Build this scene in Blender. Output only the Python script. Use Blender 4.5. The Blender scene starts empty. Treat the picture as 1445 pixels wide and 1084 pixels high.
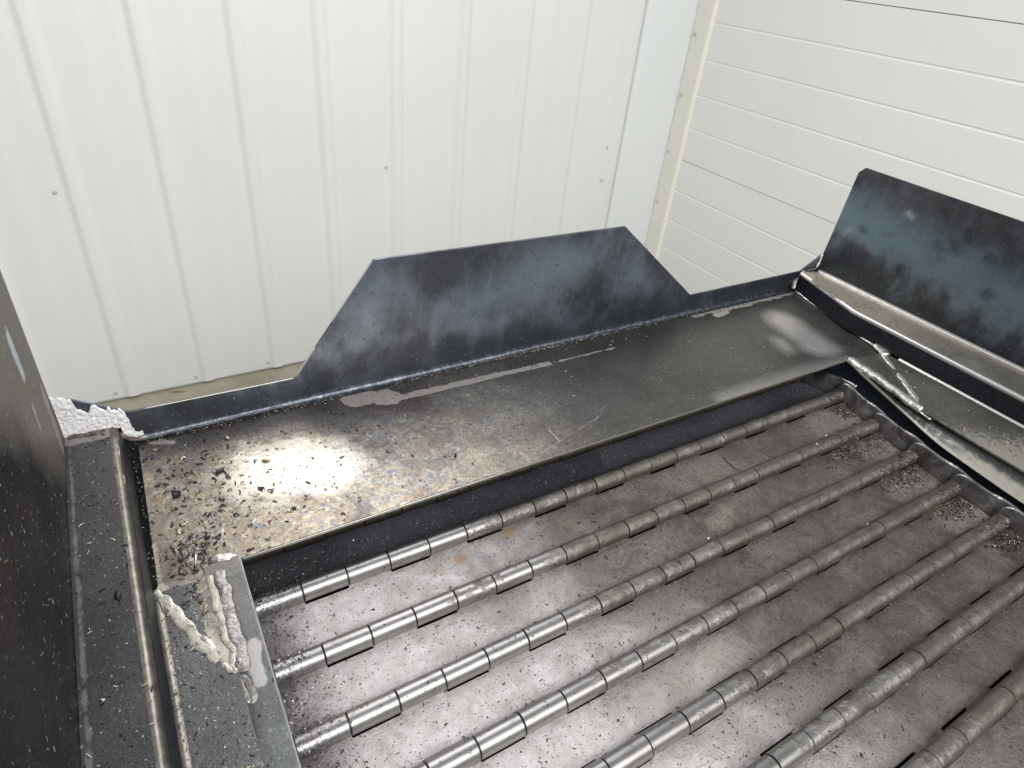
import bpy, math, random
from mathutils import Vector, Matrix, noise as mn
random.seed(7)
sc = bpy.context.scene
col = sc.collection
S = 0.5            # one modelling unit of the conveyor in metres
FLOOR = -1.26      # floor level; the shelf top of the conveyor is z = 0

# ------------------------------------------------------------------ camera, world, lamps, exposure
cam_d = bpy.data.cameras.new('camera'); cam = bpy.data.objects.new('camera', cam_d); col.objects.link(cam)
cam.location = (-0.0270, -0.4600, 0.5)
cam.rotation_euler = (0.9727, -0.0945, -0.5333)
cam_d.sensor_width = 36.0; cam_d.lens = 36.0 * 911.1 / 1445.0
cam_d.clip_start = 0.01; cam_d.clip_end = 100
sc.camera = cam
w = bpy.data.worlds.new('World'); sc.world = w; w.use_nodes = True
wn = w.node_tree; bg = wn.nodes['Background']
tc = wn.nodes.new('ShaderNodeTexCoord'); sx = wn.nodes.new('ShaderNodeSeparateXYZ'); wn.links.new(tc.outputs['Generated'], sx.inputs[0])
rp = wn.nodes.new('ShaderNodeValToRGB'); wn.links.new(sx.outputs['Z'], rp.inputs[0])
rp.color_ramp.elements[0].position = 0.0; rp.color_ramp.elements[0].color = (0.80, 0.84, 0.88, 1)
rp.color_ramp.elements[1].position = 1.0; rp.color_ramp.elements[1].color = (0.95, 0.97, 1.0, 1)
wn.links.new(rp.outputs[0], bg.inputs['Color']); bg.inputs['Strength'].default_value = 0.38
sc.view_settings.view_transform = 'Standard'; sc.view_settings.look = 'None'
sc.view_settings.exposure = 0.0; sc.view_settings.gamma = 1.0; sc.view_settings.use_curve_mapping = False

def area(name, loc, target, sx_, sy_, power, colr=(1, 1, 1)):
    d = bpy.data.lights.new(name, 'AREA'); d.shape = 'RECTANGLE'; d.size = sx_; d.size_y = sy_; d.energy = power; d.color = colr
    o = bpy.data.objects.new(name, d); col.objects.link(o); o.location = loc
    o.rotation_euler = (Vector(target) - Vector(loc)).to_track_quat('-Z', 'Y').to_euler()
    return o
area('area_lamp', (0.40, 1.98, 1.72), (0.15, 0.1, 0.0), 0.40, 0.36, 4.4, (1, 0.94, 0.85))
area('area_lamp', (0.98, 1.86, 1.75), (0.35, 0.1, 0.0), 0.75, 0.45, 6.5, (1, 0.98, 0.95))  # added lamp, spreads the glow further right across the shelf
area('area_lamp', (0.62, 0.95, 1.75), (0.2, -0.2, 0.0), 0.8, 0.95, 13.5, (0.97, 0.97, 1.0))
area('area_lamp', (0.3, -2.6, 2.6), (0.9, 2.2, -0.2), 4.0, 2.2, 198.0, (1, 0.99, 0.96))  # added fill behind the camera, lights the walls evenly

# ------------------------------------------------------------------ node helper
class NT:
    def __init__(s, name):
        s.m = bpy.data.materials.new(name); s.m.use_nodes = True; s.t = s.m.node_tree
        s.p = s.t.nodes['Principled BSDF']
        t = s.t.nodes.new('ShaderNodeTexCoord'); s.raw = t.outputs['Object']
        s.P = s.vm('MULTIPLY', s.raw, (1 / S,) * 3)
    def n(s, k, **kw):
        x = s.t.nodes.new(k)
        for a, b in kw.items(): setattr(x, a, b)
        return x
    def put(s, sock, v):
        if isinstance(v, bpy.types.NodeSocket): s.t.links.new(v, sock)
        elif v is not None:
            if isinstance(v, (tuple, list)) and len(v) == 3 and sock.type == 'RGBA': v = (*v, 1)
            sock.default_value = v
    def vm(s, op, a, b=None):
        x = s.n('ShaderNodeVectorMath', operation=op); s.put(x.inputs[0], a)
        if b is not None: s.put(x.inputs[1], b)
        return x.outputs['Value'] if op in ('DOT_PRODUCT', 'LENGTH', 'DISTANCE') else x.outputs[0]
    def scale(s, a, k):
        x = s.n('ShaderNodeVectorMath', operation='SCALE'); s.put(x.inputs[0], a); s.put(x.inputs['Scale'], k); return x.outputs[0]
    def ma(s, op, a, b=0.0, c=None, clamp=False):
        x = s.n('ShaderNodeMath', operation=op, use_clamp=clamp); s.put(x.inputs[0], a); s.put(x.inputs[1], b)
        if c is not None: s.put(x.inputs[2], c)
        return x.outputs[0]
    def noise(s, scale, detail=4, rough=0.55, dist=0.0, vec=None, stretch=None):
        v = vec or s.P
        if stretch: v = s.vm('MULTIPLY', v, stretch)
        x = s.n('ShaderNodeTexNoise'); s.put(x.inputs['Vector'], v); x.inputs['Scale'].default_value = scale
        x.inputs['Detail'].default_value = detail; x.inputs['Roughness'].default_value = rough; x.inputs['Distortion'].default_value = dist
        return x.outputs['Fac']
    def vor(s, scale, feat='F1', rnd=1.0, vec=None, out='Distance'):
        x = s.n('ShaderNodeTexVoronoi', feature=feat); s.put(x.inputs['Vector'], vec or s.P); x.inputs['Scale'].default_value = scale
        x.inputs['Randomness'].default_value = rnd; return x.outputs[out]
    def mr(s, v, a, b, c=0.0, d=1.0, smooth=False):
        x = s.n('ShaderNodeMapRange'); x.clamp = True
        if smooth: x.interpolation_type = 'SMOOTHSTEP'
        s.put(x.inputs[0], v)
        for i, q in enumerate((a, b, c, d)): s.put(x.inputs[i + 1], q)
        return x.outputs[0]
    def mix(s, f, a, b, blend='MIX'):
        x = s.n('ShaderNodeMix', data_type='RGBA', blend_type=blend); s.put(x.inputs[0], f); s.put(x.inputs[6], a); s.put(x.inputs[7], b); return x.outputs[2]
    def mf(s, f, a, b):
        x = s.n('ShaderNodeMix', data_type='FLOAT'); s.put(x.inputs[0], f); s.put(x.inputs[2], a); s.put(x.inputs[3], b); return x.outputs[0]
    def capsule(s, A, B, r, soft, wob=0.0, wscale=20):
        """mask that is 1 within r of segment AB (unit coordinates), soft rim, wobbling outline"""
        A = Vector(A); B = Vector(B); AB = B - A; L2 = max(AB.length_squared, 1e-9)
        pv = s.P if (A.z or B.z) else s.vm('MULTIPLY', s.P, (1, 1, 0))
        q = s.vm('SUBTRACT', pv, tuple(A))
        t = s.ma('MULTIPLY', s.vm('DOT_PRODUCT', q, tuple(AB)), 1 / L2, clamp=True)
        d = s.vm('LENGTH', s.vm('SUBTRACT', q, s.scale(tuple(AB), t)))
        if wob: d = s.ma('ADD', d, s.ma('MULTIPLY', s.ma('SUBTRACT', s.noise(wscale, 5, 0.65), 0.5), wob))
        return s.mr(d, r, r + soft, 1.0, 0.0)
    def mx(s, *a):
        r = a[0]
        for b in a[1:]: r = s.ma('MAXIMUM', r, b)
        return r
    def specks(s, scale, thr, dens=0.5, vec=None):
        """tiny isolated flecks"""
        nz = s.n('ShaderNodeTexNoise'); s.put(nz.inputs['Vector'], vec or s.P); nz.inputs['Scale'].default_value = scale * 0.9; nz.inputs['Detail'].default_value = 2
        vec = s.vm('ADD', vec or s.P, s.scale(s.vm('SUBTRACT', nz.outputs['Color'], (0.5, 0.5, 0.5)), 1.5 / scale))
        v = s.vor(scale, vec=vec)
        c = s.vor(scale, out='Color', vec=vec); g = s.n('ShaderNodeSeparateColor'); s.put(g.inputs[0], c)
        return s.ma('MULTIPLY', s.mr(v, thr * 0.6, thr, 1, 0), s.mr(g.outputs[0], dens, dens + 0.01))
    def fin(s, colr, rough, metal=0.8, bump=None, bs=0.2, bd=0.002, spec=0.5, bump2=None, bs2=0.2, bd2=0.002):
        s.put(s.p.inputs['Base Color'], colr); s.put(s.p.inputs['Roughness'], rough); s.put(s.p.inputs['Metallic'], metal)
        s.p.inputs['Specular IOR Level'].default_value = spec
        last = None
        for b, st, di in ((bump, bs, bd), (bump2, bs2, bd2)):
            if b is not None:
                x = s.n('ShaderNodeBump'); x.inputs['Strength'].default_value = st; x.inputs['Distance'].default_value = di
                s.put(x.inputs['Height'], b)
                if last is not None: s.t.links.new(last, x.inputs['Normal'])
                last = x.outputs[0]
        if last is not None: s.t.links.new(last, s.p.inputs['Normal'])
        return s.m
    def xyz(s):
        x = s.n('ShaderNodeSeparateXYZ'); s.put(x.inputs[0], s.P); return x.outputs

M = {}
def simple(name, c, r=0.5, metal=0.0, spec=0.5):
    t = NT(name); M[name] = t.fin(c, r, metal, spec=spec); return M[name]

# shelf: rolled steel with scale, tan/blue fleck at the left, bare strips
t = NT('shelf_steel'); X = t.xyz()
big = t.noise(3.5, 5, 0.6); mid = t.noise(14, 6, 0.62, 0.6); fine = t.noise(90, 5, 0.7); vfine = t.noise(420, 3, 0.6)
c = t.mix(t.mr(big, 0.35, 0.65), (0.100, 0.100, 0.095), (0.150, 0.146, 0.135))
left = t.mr(t.ma('ADD', X[0], t.ma('MULTIPLY', t.ma('SUBTRACT', mid, 0.5), 0.7)), 0.45, 1.0, 1, 0, True)
fl = t.mr(t.noise(26, 6, 0.7, 1.4), 0.44, 0.58)
fl2 = t.mr(t.noise(34, 6, 0.7, 2.0, stretch=(1, 1.3, 1)), 0.50, 0.60)
cl = t.mix(fl, (0.26, 0.215, 0.17), (0.36, 0.325, 0.265))
cl = t.mix(fl2, cl, (0.17, 0.19, 0.22))
cl = t.mix(t.mr(t.noise(60, 5, 0.7, 1.0), 0.56, 0.66), cl, (0.50, 0.44, 0.33))
c = t.mix(left, c, cl)  # left part's colour also carries lamp glow painted in
# blue-ish and brown clouds along the back of the left part
c = t.mix(t.ma('MULTIPLY', t.capsule((0.0, 0.38, 0), (0.5, 0.40, 0), 0.03, 0.12, 0.15, 8), 0.75), c, (0.085, 0.082, 0.086))
c = t.mix(t.ma('MULTIPLY', t.mr(fine, 0.45, 0.7), 0.35), c, (0.05, 0.045, 0.04))
sn = t.noise(7, 7, 0.68, 0.5); c = t.mix(t.ma('MULTIPLY', t.ma('MULTIPLY', t.mr(sn, 0.50, 0.60), left), 0.7), c, (0.115, 0.094, 0.090))
c = t.mix(t.ma('MULTIPLY', t.ma('MULTIPLY', t.mr(t.noise(15, 6, 0.7, 0.8), 0.54, 0.64), left), 0.28), c, (0.26, 0.17, 0.10))
strip = t.mx(t.capsule((0.36, 0.405, 0), (0.44, 0.372, 0), 0.030, 0.004, 0.06, 18),
             t.capsule((0.44, 0.362, 0), (0.76, 0.357, 0), 0.010, 0.003, 0.026, 24),
             t.capsule((0.76, 0.357, 0), (0.93, 0.351, 0), 0.008, 0.003, 0.022, 30),
             t.capsule((0.95, 0.351, 0), (1.18, 0.349, 0), 0.001, 0.003, 0.028, 34))
strip = t.mx(strip, t.capsule((1.58, 0.425, 0), (2.1, 0.425, 0), 0.022, 0.004, 0.09, 14),
             t.capsule((1.66, 0.39, 0), (1.72, 0.40, 0), 0.012, 0.004, 0.03, 22),
             t.capsule((-0.10, 0.42, 0), (-0.06, 0.40, 0), 0.004, 0.006, 0.05, 30))
c = t.mix(strip, c, t.mix(fine, (0.42, 0.38, 0.35), (0.60, 0.56, 0.53)))
# pale patches: the large one is reflected glare painted into the colour
gp = t.mx(t.capsule((1.87, 0.27, 0), (1.84, 0.10, 0), 0.03, 0.06, 0.05, 8), t.ma('MULTIPLY', t.capsule((1.72, 0.13, 0), (1.74, 0.17, 0), 0.0, 0.05, 0.04, 20), 0.6),
          t.ma('MULTIPLY', t.capsule((1.30, 0.0, 0), (1.84, 0.0, 0), 0.0, 0.05, 0.02, 9), 0.6))
c = t.mix(t.ma('MULTIPLY', gp, 0.95), c, (0.58, 0.555, 0.53))
gl = t.capsule((0.10, 0.22, 0), (0.22, 0.19, 0), 0.045, 0.07, 0.16, 22)  # lamp reflection at the left, painted as a pale patch
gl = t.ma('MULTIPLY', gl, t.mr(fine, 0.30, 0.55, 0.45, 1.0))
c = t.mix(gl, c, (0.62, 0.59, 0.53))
wc = t.mx(t.capsule((0.69, 0.02, 0), (0.93, 0.085, 0), -0.0005, 0.0015, 0.004, 30), t.capsule((0.76, 0.04, 0), (0.76, 0.09, 0), 0.0, 0.0018, 0.003, 50),
          t.capsule((0.86, 0.05, 0), (0.96, 0.115, 0), -0.0005, 0.0015, 0.005, 40), t.capsule((0.02, 0.05, 0), (0.05, 0.09, 0), 0.0, 0.002, 0.01, 40),
          t.capsule((1.31, 0.06, 0), (1.40, 0.03, 0), -0.0005, 0.0014, 0.004, 50), t.capsule((1.46, 0.03, 0), (1.55, 0.05, 0), -0.0005, 0.0014, 0.004, 50),
          t.capsule((-0.02, 0.06, 0), (-0.008, 0.10, 0), 0.0, 0.002, 0.01, 40), t.capsule((1.18, 0.05, 0), (1.30, 0.022, 0), -0.001, 0.0014, 0.006, 30))
c = t.mix(t.ma('MULTIPLY', wc, 0.85), c, (0.6, 0.58, 0.53))
hal = t.mx(t.capsule((-0.046, 0.0, 0), (-0.046, -0.23, 0), 0.008, 0.008, 0.02, 60), t.capsule((-0.143, -0.01, 0), (-0.052, -0.232, 0), 0.012, 0.010, 0.022, 60), t.capsule((-0.03, 0.008, 0), (-0.045, 0.0, 0), 0.012, 0.008, 0.012, 60),
          t.capsule((-0.078, 0.06, 0), (-0.07, 0.03, 0), 0.004, 0.012, 0.03, 50), t.capsule((-0.136, 0.10, 0), (-0.14, -0.01, 0), 0.002, 0.008, 0.02, 60))
c = t.mix(t.ma('MULTIPLY', hal, 0.8), c, (0.50, 0.475, 0.41))
hr = t.mx(t.capsule((1.872, 0, 0), (1.89, -0.26, 0), 0.012, 0.01, 0.01, 50), t.capsule((2.11, 0.41, 0), (2.022, -0.02, 0), 0.006, 0.008, 0.01, 50))
c = t.mix(t.ma('MULTIPLY', hr, 0.7), c, (0.42, 0.40, 0.36))
c = t.mix(t.specks(260, 0.34, 0.90), c, (0.5, 0.48, 0.44))
c = t.mix(t.specks(200, 0.36, 0.86), c, (0.03, 0.026, 0.024))
ro = t.ma('ADD', t.mr(mid, 0.3, 0.7, 0.26, 0.40), t.ma('MULTIPLY', vfine, 0.10))
ro = t.mf(strip, ro, 0.6); ro = t.mf(gl, ro, 0.33)
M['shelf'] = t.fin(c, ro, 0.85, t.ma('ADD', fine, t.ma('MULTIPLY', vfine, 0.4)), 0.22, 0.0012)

# vertical guard plates: blue-black mill scale
def guard_mat(name, blot, sc_=1.0):
    t = NT(name)
    big = t.noise(4.0 * sc_, 6, 0.62, 0.1); med = t.noise(8, 7, 0.62, 0.0, stretch=(1, 1, 0.8)); st = t.noise(9, 5, 0.65, 0.2, stretch=(3.2, 3.2, 0.5)); fine = t.noise(140, 4, 0.7)
    c = t.mix(t.mr(big, 0.35, 0.65), (0.075, 0.086, 0.110), (0.145, 0.148, 0.165))
    c = t.mix(t.ma('MULTIPLY', t.mr(st, 0.52, 0.72), 0.5), c, (0.26, 0.30, 0.37))
    c = t.mix(t.ma('MULTIPLY', t.mr(med, 0.46, 0.72), 0.75), c, (0.30, 0.36, 0.45))
    if not blot:
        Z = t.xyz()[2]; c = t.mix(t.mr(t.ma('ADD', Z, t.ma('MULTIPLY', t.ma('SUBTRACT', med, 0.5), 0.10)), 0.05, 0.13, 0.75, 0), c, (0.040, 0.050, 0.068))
        c = t.mix(t.ma('MULTIPLY', t.mx(t.capsule((0.72, 0.44, 0.19), (1.02, 0.44, 0.25), 0.0, 0.12, 0.16, 9), t.ma('MULTIPLY', t.capsule((0.46, 0.44, 0.30), (0.42, 0.44, 0.18), 0.0, 0.08, 0.10, 12), 0.7), t.ma('MULTIPLY', t.capsule((1.28, 0.44, 0.20), (1.36, 0.44, 0.14), 0.0, 0.05, 0.10, 16), 0.7)), 0.6), c, (0.34, 0.42, 0.51))
    if blot:
        X = t.xyz(); bd = t.ma('ADD', t.ma('ADD', X[2], t.ma('MULTIPLY', X[1], -0.10)), t.ma('MULTIPLY', t.ma('SUBTRACT', med, 0.5), 0.22))
        c = t.mix(t.ma('MULTIPLY', t.ma('MULTIPLY', t.mr(bd, 0.16, 0.24), t.mr(bd, 0.27, 0.40, 1, 0)), 0.85), c, (0.26, 0.35, 0.43))
        c = t.mix(t.ma('MULTIPLY', t.mr(bd, 0.33, 0.40), 0.5), c, (0.115, 0.095, 0.10))
        v = t.vm('ADD', t.P, t.scale(t.vm('MULTIPLY', (1, 1, 1), (1, 1, 1)), t.ma('MULTIPLY', t.noise(20, 4, 0.6), 0.05)))
        c = t.mix(t.ma('MULTIPLY', t.mr(bd, 0.10, 0.20, 1, 0), 0.85), c, (0.030, 0.036, 0.046))
        bl = t.mr(t.ma('ADD', t.ma('ADD', t.vor(13, vec=v), t.ma('MULTIPLY', big, 0.6)), t.ma('MULTIPLY', t.noise(45, 5, 0.7), 0.35)), 0.58, 0.86, 1, 0)
        c = t.mix(t.ma('MULTIPLY', bl, 0.5), c, (0.040, 0.042, 0.046))
        c = t.mix(t.mx(t.capsule((2.235, 0.195, 0.375), (2.235, 0.18, 0.375), 0.0, 0.02, 0.05, 70), t.capsule((2.235, 0.38, 0.24), (2.235, 0.37, 0.26), -0.004, 0.02, 0.05, 60)), c, (0.45, 0.47, 0.5))
    else:
        ring = t.vor(46); rm = t.ma('MULTIPLY', t.mr(ring, 0.10, 0.14), t.mr(ring, 0.16, 0.22, 1, 0))
        g = t.n('ShaderNodeSeparateColor'); t.put(g.inputs[0], t.vor(46, out='Color'))
        c = t.mix(t.ma('MULTIPLY', t.ma('MULTIPLY', rm, t.mr(g.outputs[0], 0.75, 0.76)), 0.6), c, (0.02, 0.02, 0.025))
        mk = t.mx(t.capsule((0.875, 0.436, 0.275), (0.89, 0.436, 0.255), -0.001, 0.004, 0.01, 60), t.capsule((0.99, 0.436, 0.20), (0.985, 0.436, 0.27), -0.002, 0.002, 0.006, 60),
                  t.capsule((0.44, 0.436, 0.09), (0.435, 0.436, 0.15), -0.002, 0.003, 0.009, 50), t.capsule((1.10, 0.436, 0.29), (1.10, 0.436, 0.32), -0.002, 0.002, 0.006, 60))
        c = t.mix(mk, c, (0.55, 0.56, 0.58))
    c = t.mix(t.specks(150, 0.26, 0.90), c, (0.35, 0.36, 0.40))
    c = t.mix(t.ma('MULTIPLY', t.mr(fine, 0.5, 0.8), 0.4), c, (0.035, 0.035, 0.04))
    ro = t.ma('ADD', t.mr(med, 0.3, 0.7, 0.42, 0.30), t.ma('MULTIPLY', fine, 0.06))
    return t.fin(c, ro, 0.8, fine, 0.12, 0.001)
M['guard'] = guard_mat('blue_scale_steel', False)
M['side'] = guard_mat('blotchy_blue_steel', True, 1.3)

# left side plate: dark, dusty, brownish above
t = NT('dusty_dark_steel'); X = t.xyz()
big = t.noise(5, 6, 0.6, 0.3); fine = t.noise(110, 5, 0.7)
c = t.mix(t.mr(big, 0.35, 0.65), (0.006, 0.006, 0.008), (0.024, 0.021, 0.021))
q = t.ma('ADD', t.ma('ADD', X[1], t.ma('MULTIPLY', X[2], 0.9)), t.ma('MULTIPLY', t.ma('SUBTRACT', big, 0.5), 0.22))
c = t.mix(t.mr(q, 0.29, 0.44), c, (0.15, 0.138, 0.122))
pt = t.mx(t.capsule((-0.255, 0.285, 0.375), (-0.255, 0.282, 0.310), 0.012, 0.012, 0.03, 18), t.capsule((-0.25, 0.26, 0.25), (-0.25, 0.25, 0.215), -0.002, 0.016, 0.03, 18))
c = t.mix(pt, c, (0.46, 0.50, 0.55))
c = t.mix(t.ma('MULTIPLY', t.capsule((-0.25, 0.40, 0.19), (-0.25, 0.38, 0.07), 0.012, 0.01, 0.04, 20), 0.6), c, (0.34, 0.31, 0.33))
c = t.mix(t.specks(150, 0.30, 0.92), c, (0.42, 0.40, 0.38)); c = t.mix(t.specks(45, 0.22, 0.80), c, (0.02, 0.018, 0.018))
c = t.mix(t.specks(70, 0.20, 0.78), c, (0.38, 0.36, 0.36)); c = t.mix(t.ma('MULTIPLY', t.mr(t.noise(16, 5, 0.7), 0.55, 0.7), 0.2), c, (0.06, 0.05, 0.054))
M['sideL'] = t.fin(c, t.mr(fine, 0.3, 0.7, 0.34, 0.50), 0.0, fine, 0.25, 0.0015, spec=0.04)

# flange steel (ledges, side flanges, chain cover): greenish grey with pale salt wear
def flange_mat(name, wear, base=(0.070, 0.072, 0.073), extra=None):
    t = NT(name); X = t.xyz()
    big = t.noise(6, 5, 0.6); fine = t.noise(160, 5, 0.72); vf = t.noise(480, 3, 0.6)
    c = t.mix(t.mr(big, 0.35, 0.65), base, tuple(b * 1.5 for b in base))
    salt = t.mr(t.ma('ADD', vf, t.ma('MULTIPLY', big, wear)), 0.62 + wear * 0.5, 0.70 + wear * 0.5)
    c = t.mix(t.ma('MULTIPLY', salt, 0.75), c, (0.36, 0.35, 0.31))
    c = t.mix(t.specks(170, 0.30, 0.86), c, (0.45, 0.43, 0.38)); c = t.mix(t.specks(120, 0.30, 0.86), c, (0.022, 0.02, 0.02))
    ro = t.mr(fine, 0.3, 0.7, 0.26, 0.40)
    if extra: c, ro = extra(t, X, c, ro, fine, vf)
    return t.fin(c, ro, 0.82, fine, 0.25, 0.0014)
def ex_ledgeR(t, X, c, ro, fine, vf):
    n = t.noise(10, 5, 0.6)
    g = t.mr(t.ma('ADD', X[1], t.ma('MULTIPLY', t.ma('SUBTRACT', n, 0.5), 0.5)), -0.30, 0.20)
    c = t.mix(g, c, (0.80, 0.75, 0.60))  # far end paler, the wall's reflection painted into the colour
    b = t.mr(t.ma('ADD', t.vor(34), t.ma('MULTIPLY', n, 0.5)), 0.36, 0.52, 1, 0)
    return t.mix(t.ma('MULTIPLY', b, 0.6), c, (0.13, 0.12, 0.12)), ro
def ex_flR(t, X, c, ro, fine, vf):
    n = t.noise(90, 5, 0.75)
    g = t.mr(t.ma('SUBTRACT', t.ma('MULTIPLY', t.ma('ADD', X[1], 0.30), -1.6), t.ma('MULTIPLY', t.ma('SUBTRACT', X[0], 1.90), 2.2)), -0.10, 0.35)
    g = t.mr(t.ma('ADD', g, t.ma('MULTIPLY', t.ma('SUBTRACT', n, 0.5), 1.6)), 0.45, 0.85)
    return t.mix(g, c, (0.55, 0.53, 0.46)), ro
def ex_flL(t, X, c, ro, fine, vf):
    g = t.mr(t.ma('ADD', t.ma('MULTIPLY', X[1], -1.0), t.ma('MULTIPLY', t.ma('SUBTRACT', t.noise(200, 4, 0.8), 0.5), 0.9)), 0.36, 0.60)
    return t.mix(t.ma('MULTIPLY', g, 0.6), c, (0.32, 0.31, 0.28)), ro
def ex_cvL(t, X, c, ro, fine, vf):
    m = t.mx(t.capsule((-0.017, -0.165, 0), (-0.022, -0.225, 0), 0.010, 0.003, 0.022, 40), t.capsule((-0.012, -0.40, -0.05), (-0.014, -0.47, -0.07), 0.008, 0.003, 0.02, 40))
    sp = t.ma('MULTIPLY', t.specks(60, 0.42, 0.5), t.capsule((-0.02, -0.27, 0), (-0.03, -0.35, -0.03), 0.02, 0.04))
    c = t.mix(t.ma('MULTIPLY', t.mr(X[1], -0.14, -0.02), 0.7), c, (0.27, 0.25, 0.215)); rim = t.mr(t.ma('ADD', X[0], t.ma('MULTIPLY', t.noise(60, 4, 0.7), 0.004)), 0.0005, 0.0025)
    fl_ = t.ma('MULTIPLY', t.mr(t.noise(120, 5, 0.8), 0.56, 0.62), t.mr(X[1], -0.30, -0.22, 0.8, 0))
    c = t.mix(t.mx(m, sp, t.ma('MULTIPLY', rim, 0.8), fl_), c, (0.56, 0.54, 0.53))
    return c, t.mf(m, ro, 0.55)
def ex_cvR(t, X, c, ro, fine, vf):
    g = t.mr(t.ma('ADD', t.ma('MULTIPLY', X[1], -1.0), t.ma('MULTIPLY', t.ma('SUBTRACT', t.noise(50, 5, 0.75, stretch=(2, 0.6, 1)), 0.5), 0.5)), 0.28, 0.46)
    g = t.ma('MULTIPLY', g, t.mr(t.ma('ADD', X[0], t.ma('MULTIPLY', t.noise(40, 4, 0.7), 0.02)), 1.876, 1.884, 1, 0))
    o = t.capsule((1.866, -0.33, -0.08), (1.868, -0.37, -0.09), 0.010, 0.003, 0.008, 60)
    rim = t.mr(t.ma('ADD', X[0], t.ma('MULTIPLY', t.noise(60, 4, 0.7), 0.003)), 1.8545, 1.8575, 1, 0)
    c = t.mix(t.mx(t.ma('MULTIPLY', g, 0.85), o, t.ma('MULTIPLY', rim, 0.9)), c, (0.66, 0.63, 0.54))
    return c, ro
def ex_ledgeL(t, X, c, ro, fine, vf):
    e = t.capsule((-0.246, 0.42, 0.05), (-0.246, -1.4, 0.05), 0.002, 0.003, 0.016, 40)
    b = t.capsule((-0.25, 0.42, 0.05), (-0.17, 0.42, 0.05), 0.018, 0.004, 0.02, 30)
    s1 = t.capsule((-0.178, -0.12, 0.05), (-0.180, -1.0, 0.05), -0.0012, 0.0012, 0.003, 90)
    c = t.mix(t.ma('MULTIPLY', s1, 0.5), c, (0.5, 0.5, 0.48))
    return t.mix(t.mx(t.ma('MULTIPLY', e, 0.55), b), c, (0.36, 0.34, 0.335)), ro
M['ledgeL'] = flange_mat('ledge_grey_steel', 0.1, extra=ex_ledgeL)
M['ledgeR'] = flange_mat('ledge_stained_steel', 0.3, (0.27, 0.255, 0.22), ex_ledgeR)
M['flangeL'] = flange_mat('flange_grey_steel', 0.2, extra=ex_flL)
M['flangeR'] = flange_mat('flange_worn_steel', 0.3, (0.15, 0.142, 0.125), ex_flR)
M['coverL'] = flange_mat('cover_grey_steel', 0.2, (0.23, 0.24, 0.24), ex_cvL)
M['coverR'] = flange_mat('cover_worn_steel', 0.1, (0.085, 0.090, 0.088), ex_cvR)
t = NT('bright_fold'); n = t.noise(180, 4, 0.7)
M['fold'] = t.fin(t.mix(t.mr(n, 0.42, 0.76), (0.62, 0.59, 0.56), (0.36, 0.35, 0.33)), t.mr(n, 0.3, 0.7, 0.34, 0.44), 0.9, n, 0.05, 0.001)
t = NT('tan_fold'); n = t.noise(45, 6, 0.7)
M['foldL'] = t.fin(t.mix(t.mr(n, 0.40, 0.66), (0.24, 0.225, 0.19), (0.10, 0.095, 0.085)), 0.36, 0.85, n, 0.05, 0.001)
t = NT('dark_step'); n = t.noise(60, 5, 0.7)
c = t.mix(t.mr(n, 0.3, 0.7), (0.022, 0.027, 0.036), (0.05, 0.055, 0.065)); c = t.mix(t.specks(150, 0.26, 0.86), c, (0.3, 0.32, 0.36))
M['step'] = t.fin(c, 0.42, 0.7, n, 0.1, 0.001)

# hinged belt plate, barrels
t = NT('belt_plate_steel'); X = t.xyz()
big = t.noise(5.5, 6, 0.65, 0.6); mid = t.noise(22, 6, 0.65, 0.8); fine = t.noise(150, 5, 0.75); 
wav = t.noise(48, 6, 0.7, 0.9, stretch=(1.7, 0.8, 1)); salt = t.noise(420, 3, 0.7)
lf = t.ma('ADD', X[0], t.ma('MULTIPLY', t.ma('SUBTRACT', big, 0.5), 0.9)); lf = t.ma('ADD', lf, t.ma('MULTIPLY', X[1], 0.55))
ltm = t.mr(lf, 0.05, 0.75, 1, 0, True)                # clean bare part at the left with lamp reflection painted in, oily rough part at the right
c = t.mix(t.mr(mid, 0.35, 0.65), (0.115, 0.104, 0.094), (0.205, 0.190, 0.172))
c = t.mix(t.mr(big, 0.50, 0.60), c, (0.25, 0.238, 0.212)); c = t.mix(t.ma('MULTIPLY', t.mr(fine, 0.42, 0.62), 0.6), c, (0.075, 0.066, 0.060)); c = t.mix(t.ma('MULTIPLY', t.mr(t.noise(9, 6, 0.7, 0.8), 0.50, 0.62), 0.55), c, (0.085, 0.072, 0.066))
clean = t.mix(t.mr(mid, 0.35, 0.7), (0.76, 0.735, 0.75), (0.50, 0.475, 0.46))
c = t.mix(ltm, c, clean)
c = t.mix(t.ma('MULTIPLY', t.mr(t.noise(13, 5, 0.7, 1.0), 0.58, 0.70), t.ma('MULTIPLY', ltm, 0.5)), c, (0.42, 0.37, 0.24))
c = t.mix(t.ma('MULTIPLY', t.mr(salt, 0.52, 0.68), 0.45), c, (0.08, 0.07, 0.065))
c = t.mix(t.ma('MULTIPLY', t.mr(t.noise(300, 3, 0.8), 0.55, 0.68), t.mf(ltm, 0.5, 0.22)), c, (0.12, 0.10, 0.10)); c = t.mix(t.specks(230, 0.38, 0.84), c, (0.05, 0.042, 0.04)); c = t.mix(t.ma('MULTIPLY', t.mr(t.noise(18, 6, 0.75, 0.6), 0.52, 0.62), t.mf(ltm, 0.35, 0.12)), c, (0.24, 0.20, 0.17))
c = t.mix(t.specks(90, 0.26, 0.88), c, (0.04, 0.033, 0.035))
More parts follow.
